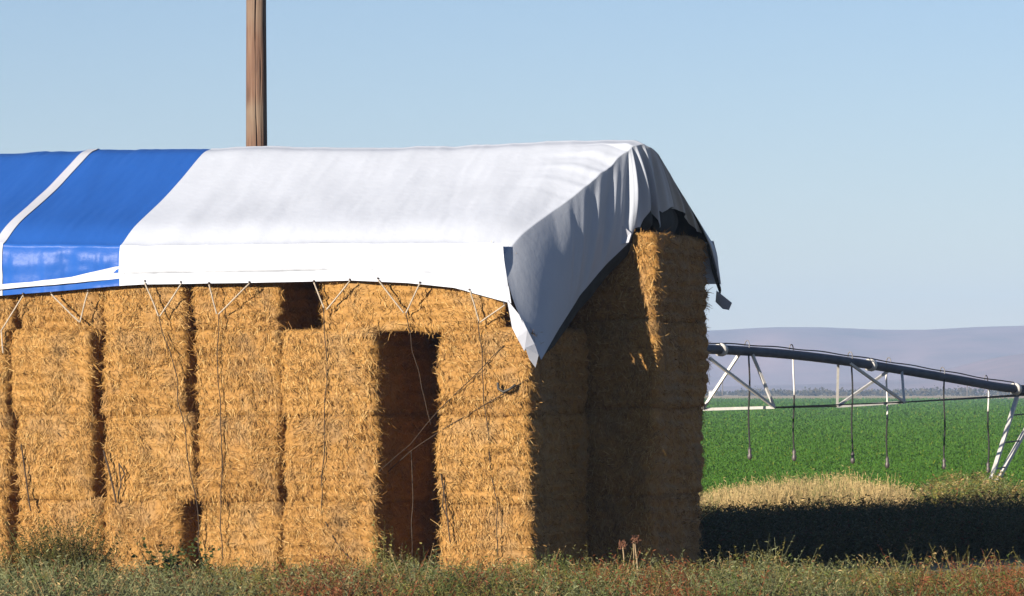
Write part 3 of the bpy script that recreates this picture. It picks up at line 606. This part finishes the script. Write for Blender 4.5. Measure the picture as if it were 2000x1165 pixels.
# tan dry grass beyond the shadow
n = 6600; Y = 87 + 18 * r.random(n) ** 1.2; X0_ = r.uniform(900, 2200, n); Y = Y + 3 * noise(np.stack([X0_, X0_ * 0, X0_ * 0], -1), .02, 3); X = (X0_ - 1000) / FPX * Y; px = 1000 + FPX * X / Y
keep = r.random(n) < np.interp(px, [1300, 1740, 1830, 2100], [1, 1, .18, .12]); X, Y, px = X[keep], Y[keep], px[keep]; n = len(X); n2 = noise(np.stack([X, Y, X * 0], -1), .6, 25)
tint = np.array([.32, .235, .105]) * r.uniform(.7, 1.25, (n, 1)); gmask = r.random(n) < .16 + .25 * np.clip(n2, 0, 1); tint[gmask] = np.array([.14, .145, .05]) * r.uniform(.8, 1.2, (gmask.sum(), 1))
hm = np.clip(EYE - (np.interp(px, [1380, 1450, 1530, 1640, 1720, 1790, 2000], [958, 940, 938, 928, 938, 950, 960]) - 762) / FPX * Y, .2, 1.1)
tag(plants('dry_grass', X, Y, hm * r.uniform(.5, 1.1, n) * (1 + .3 * n2 + .22 * noise(np.stack([X, Y, X * 0], -1), 1.7, 26)) * np.where(r.random(n) < .05, 1.25, 1), tint, r, 11, 5, .16, .007, .09, .22, .009, np.array([.36, .28, .14]), .2), 'tall tan dry grass between the shadow and the green field', 'grass', None, 'stuff')
# green weeds at the right beside the tower
n = 900; Y = r.uniform(88, 104, n); X = (r.uniform(1770, 2120, n) - 1000) / FPX * Y; px = 1000 + FPX * X / Y
hm = np.clip(EYE - (np.interp(px, [1770, 1820, 1880, 1920, 1960, 2000, 2100], [952, 930, 905, 902, 930, 940, 935]) - 762) / FPX * Y, .2, 1.2)
tint, kk = pick(r, np.tile([1.4, .3, .12, .35, 1.3], (n, 1)), n); tint = tint * 1.35
tag(plants('green_weeds', X, Y, hm * r.uniform(.55, 1.02, n), tint, r, 9, 14, .3, .016, .085, .25), 'green bushy weeds under the tower leg at the right', 'weeds', None, 'stuff')
# alfalfa: low crop standing on the field
n = 140000; Y = 1 / (1 / 1235 + (1 / 108 - 1 / 1235) * r.random(n)); X = (r.uniform(1040, 2130, n) - 1000) / FPX * Y
hc = np.full(n, .34) * r.uniform(.7, 1.2, n); k = 4; idx = np.repeat(np.arange(n), k); sc = (Y[idx] / 130) ** .85
P = np.stack([X[idx] + r.normal(0, .12, n * k) * sc, Y[idx] + r.normal(0, .3, n * k) * sc, hc[idx] * r.uniform(.2, .9, n * k)], 1)
T = norm(r.normal(0, 1, (n * k, 3)) * [1, 1, .6] + [0, 0, .9]); L = .052 * sc * r.uniform(.7, 1.4, n * k); bV, bF = blades(P, norm(r.normal(0, 1, (n * k, 3))), T, L, L * .45, r.normal(0, .3, (n * k, 3)), .3)
ct = np.array([.031, .086, .006]) * r.uniform(.92, 1.08, (n, 1)); ct = ct + (r.random((n, 1)) < .04) * np.array([.05, .03, 0]); ct = np.repeat(ct, k, 0) * r.uniform(.9, 1.1, (n * k, 1))
tag(link('alfalfa_crop', mesh('alfalfa_crop', bV, bF, FOLIAGE, False, None, np.repeat(ct, 6, 0))), 'low bright green alfalfa crop covering the field', 'crop', None, 'stuff')

# single plants one can point to
def bush(name, label, x, yb, Y, h, wd, tint, seed, **k):
    r = np.random.default_rng(seed); n = k.pop('n', 26); X0 = (x - 1000) / FPX * Y
    a = r.uniform(0, 2 * math.pi, n); q = np.sqrt(r.random(n)) * wd / 2
    tn = np.asarray(tint) * r.uniform(.75, 1.25, (n, 1)); hh = h * (1 - .45 * (q / (wd / 2)) ** 2) * r.uniform(.85, 1.05, n)
    o = plants(name, q * np.cos(a), q * np.sin(a) * .7, hh, tn, r, **k); o.location = (X0, Y, 0); return tag(o, label, name.replace('_', ' '))
bush('round_bush', 'soft rounded olive bush against the lower left bales', 120, 0, 57.5, 1.3, 1.1, OLIVE * .75, 3, n=60, stems=12, leaves=34, spread=.35, ll=.04, lw=.011, lean=.2)
bush('leafy_weed', 'dark leafy weed at the gap between two stacks left of centre', 350, 0, 57.8, 1.15, .5, GREEN * .6, 4, n=14, stems=6, leaves=16, spread=.3, ll=.06, lw=.028, lean=.2)
bush('doorway_weed', 'upright green weed at the foot of the tall doorway', 757, 0, 58.4, 1.3, .45, OLIVE * 1.1 + GREY * .2, 5, n=10, stems=4, leaves=18, spread=.12, ll=.05, lw=.012, lean=.12)
bush('doorway_weed', 'small pale seeding weed in the middle of the doorway foot', 783, 0, 58.5, .95, .25, TAN * .6, 6, n=5, stems=4, leaves=14, spread=.12, ll=.045, lw=.012, lean=.12)
bush('rusty_dock', 'rust brown seed spike standing before the stack left of the doorway', 626, 0, 56.5, .9, .16, RED * 1.2, 7, n=5, stems=4, leaves=30, spread=.05, ll=.03, lw=.018, lean=.05)
bush('green_weed', 'bright feathery weed at the foot of the shaded corner', 1072, 0, 57.5, .88, .4, GREEN * 1.3, 8, n=8, stems=5, leaves=18, spread=.25, ll=.05, lw=.012, lean=.2)
bush('green_weed', 'upright green weed before the black shadow, right of the tall stack', 1516, 0, 58.5, .88, .3, OLIVE * 1.1, 9, n=6, stems=4, leaves=18, spread=.12, ll=.05, lw=.012, lean=.1)
for x, y, lab, sd_ in ((1215, 1066, 'shorter of two dry pale stalks with brown seed heads before the dark stack', 3), (1242, 1054, 'taller of two dry pale stalks with brown seed heads before the dark stack', 7)):
    Y = 57.0; b = np.array(at(x + (4 if x < 1230 else 1), 1240, Y)); b[2] = 0; tp = np.array(at(x, y, Y)); rr = np.random.default_rng(sd_)
    mb = MB(); pts = [b + (tp - b) * q + np.array([.015 * math.sin(q * 7 + x), 0, 0]) for q in np.linspace(0, 1, 14)]; mb.tube(pts, np.linspace(.013, .007, 14), 6)
    if x > 1230: mb.tube([pts[5] + [.0, 0, 0], pts[5] + [-.05, 0, .12], pts[5] + [-.04, 0, .3], tp + [-.035, 0, -.02]], .006, 5)
    st = mb.build('dry_stalk', m_plain('dry_stem', (.26, .19, .11), .8)); tag(st, lab, 'stalk')
    m = 70; P = tp + rr.normal(0, 1, (m, 3)).clip(-1.2, 1.2) * [.03, .025, .032]; bV, bF = blades(P, norm(rr.normal(0, 1, (m, 3))), norm(rr.normal(0, 1, (m, 3)) + [0, 0, .5]), np.full(m, .035), np.full(m, .014), rr.normal(0, .2, (m, 3)))
    link('seed_head', mesh('seed_head', bV, bF, m_plain('seed_brown', (.11, .045, .022), .9)), st)

# ------------------------------------------------------------------ haze: even air over the whole plain
mb = MB(); mb.box((-2000, -300, -1.0 - .2), (2000, 6000, 130)); hz = mb.build('haze', None); tag(hz, 'even pale haze hanging over the plain', 'haze', None, 'stuff')
hm_ = bpy.data.materials.new('haze'); hm_.use_nodes = True; nt = hm_.node_tree
for n_ in list(nt.nodes):
    if n_.type == 'BSDF_PRINCIPLED': nt.nodes.remove(n_)
vol = nt.nodes.new('ShaderNodeVolumePrincipled'); vol.inputs['Color'].default_value = (.44, .66, 1.0, 1); vol.inputs['Density'].default_value = .00017; vol.inputs['Anisotropy'].default_value = .0
nt.links.new(vol.outputs[0], [n_ for n_ in nt.nodes if n_.type == 'OUTPUT_MATERIAL'][0].inputs['Volume'])
hz.data.materials.clear(); hz.data.materials.append(hm_)
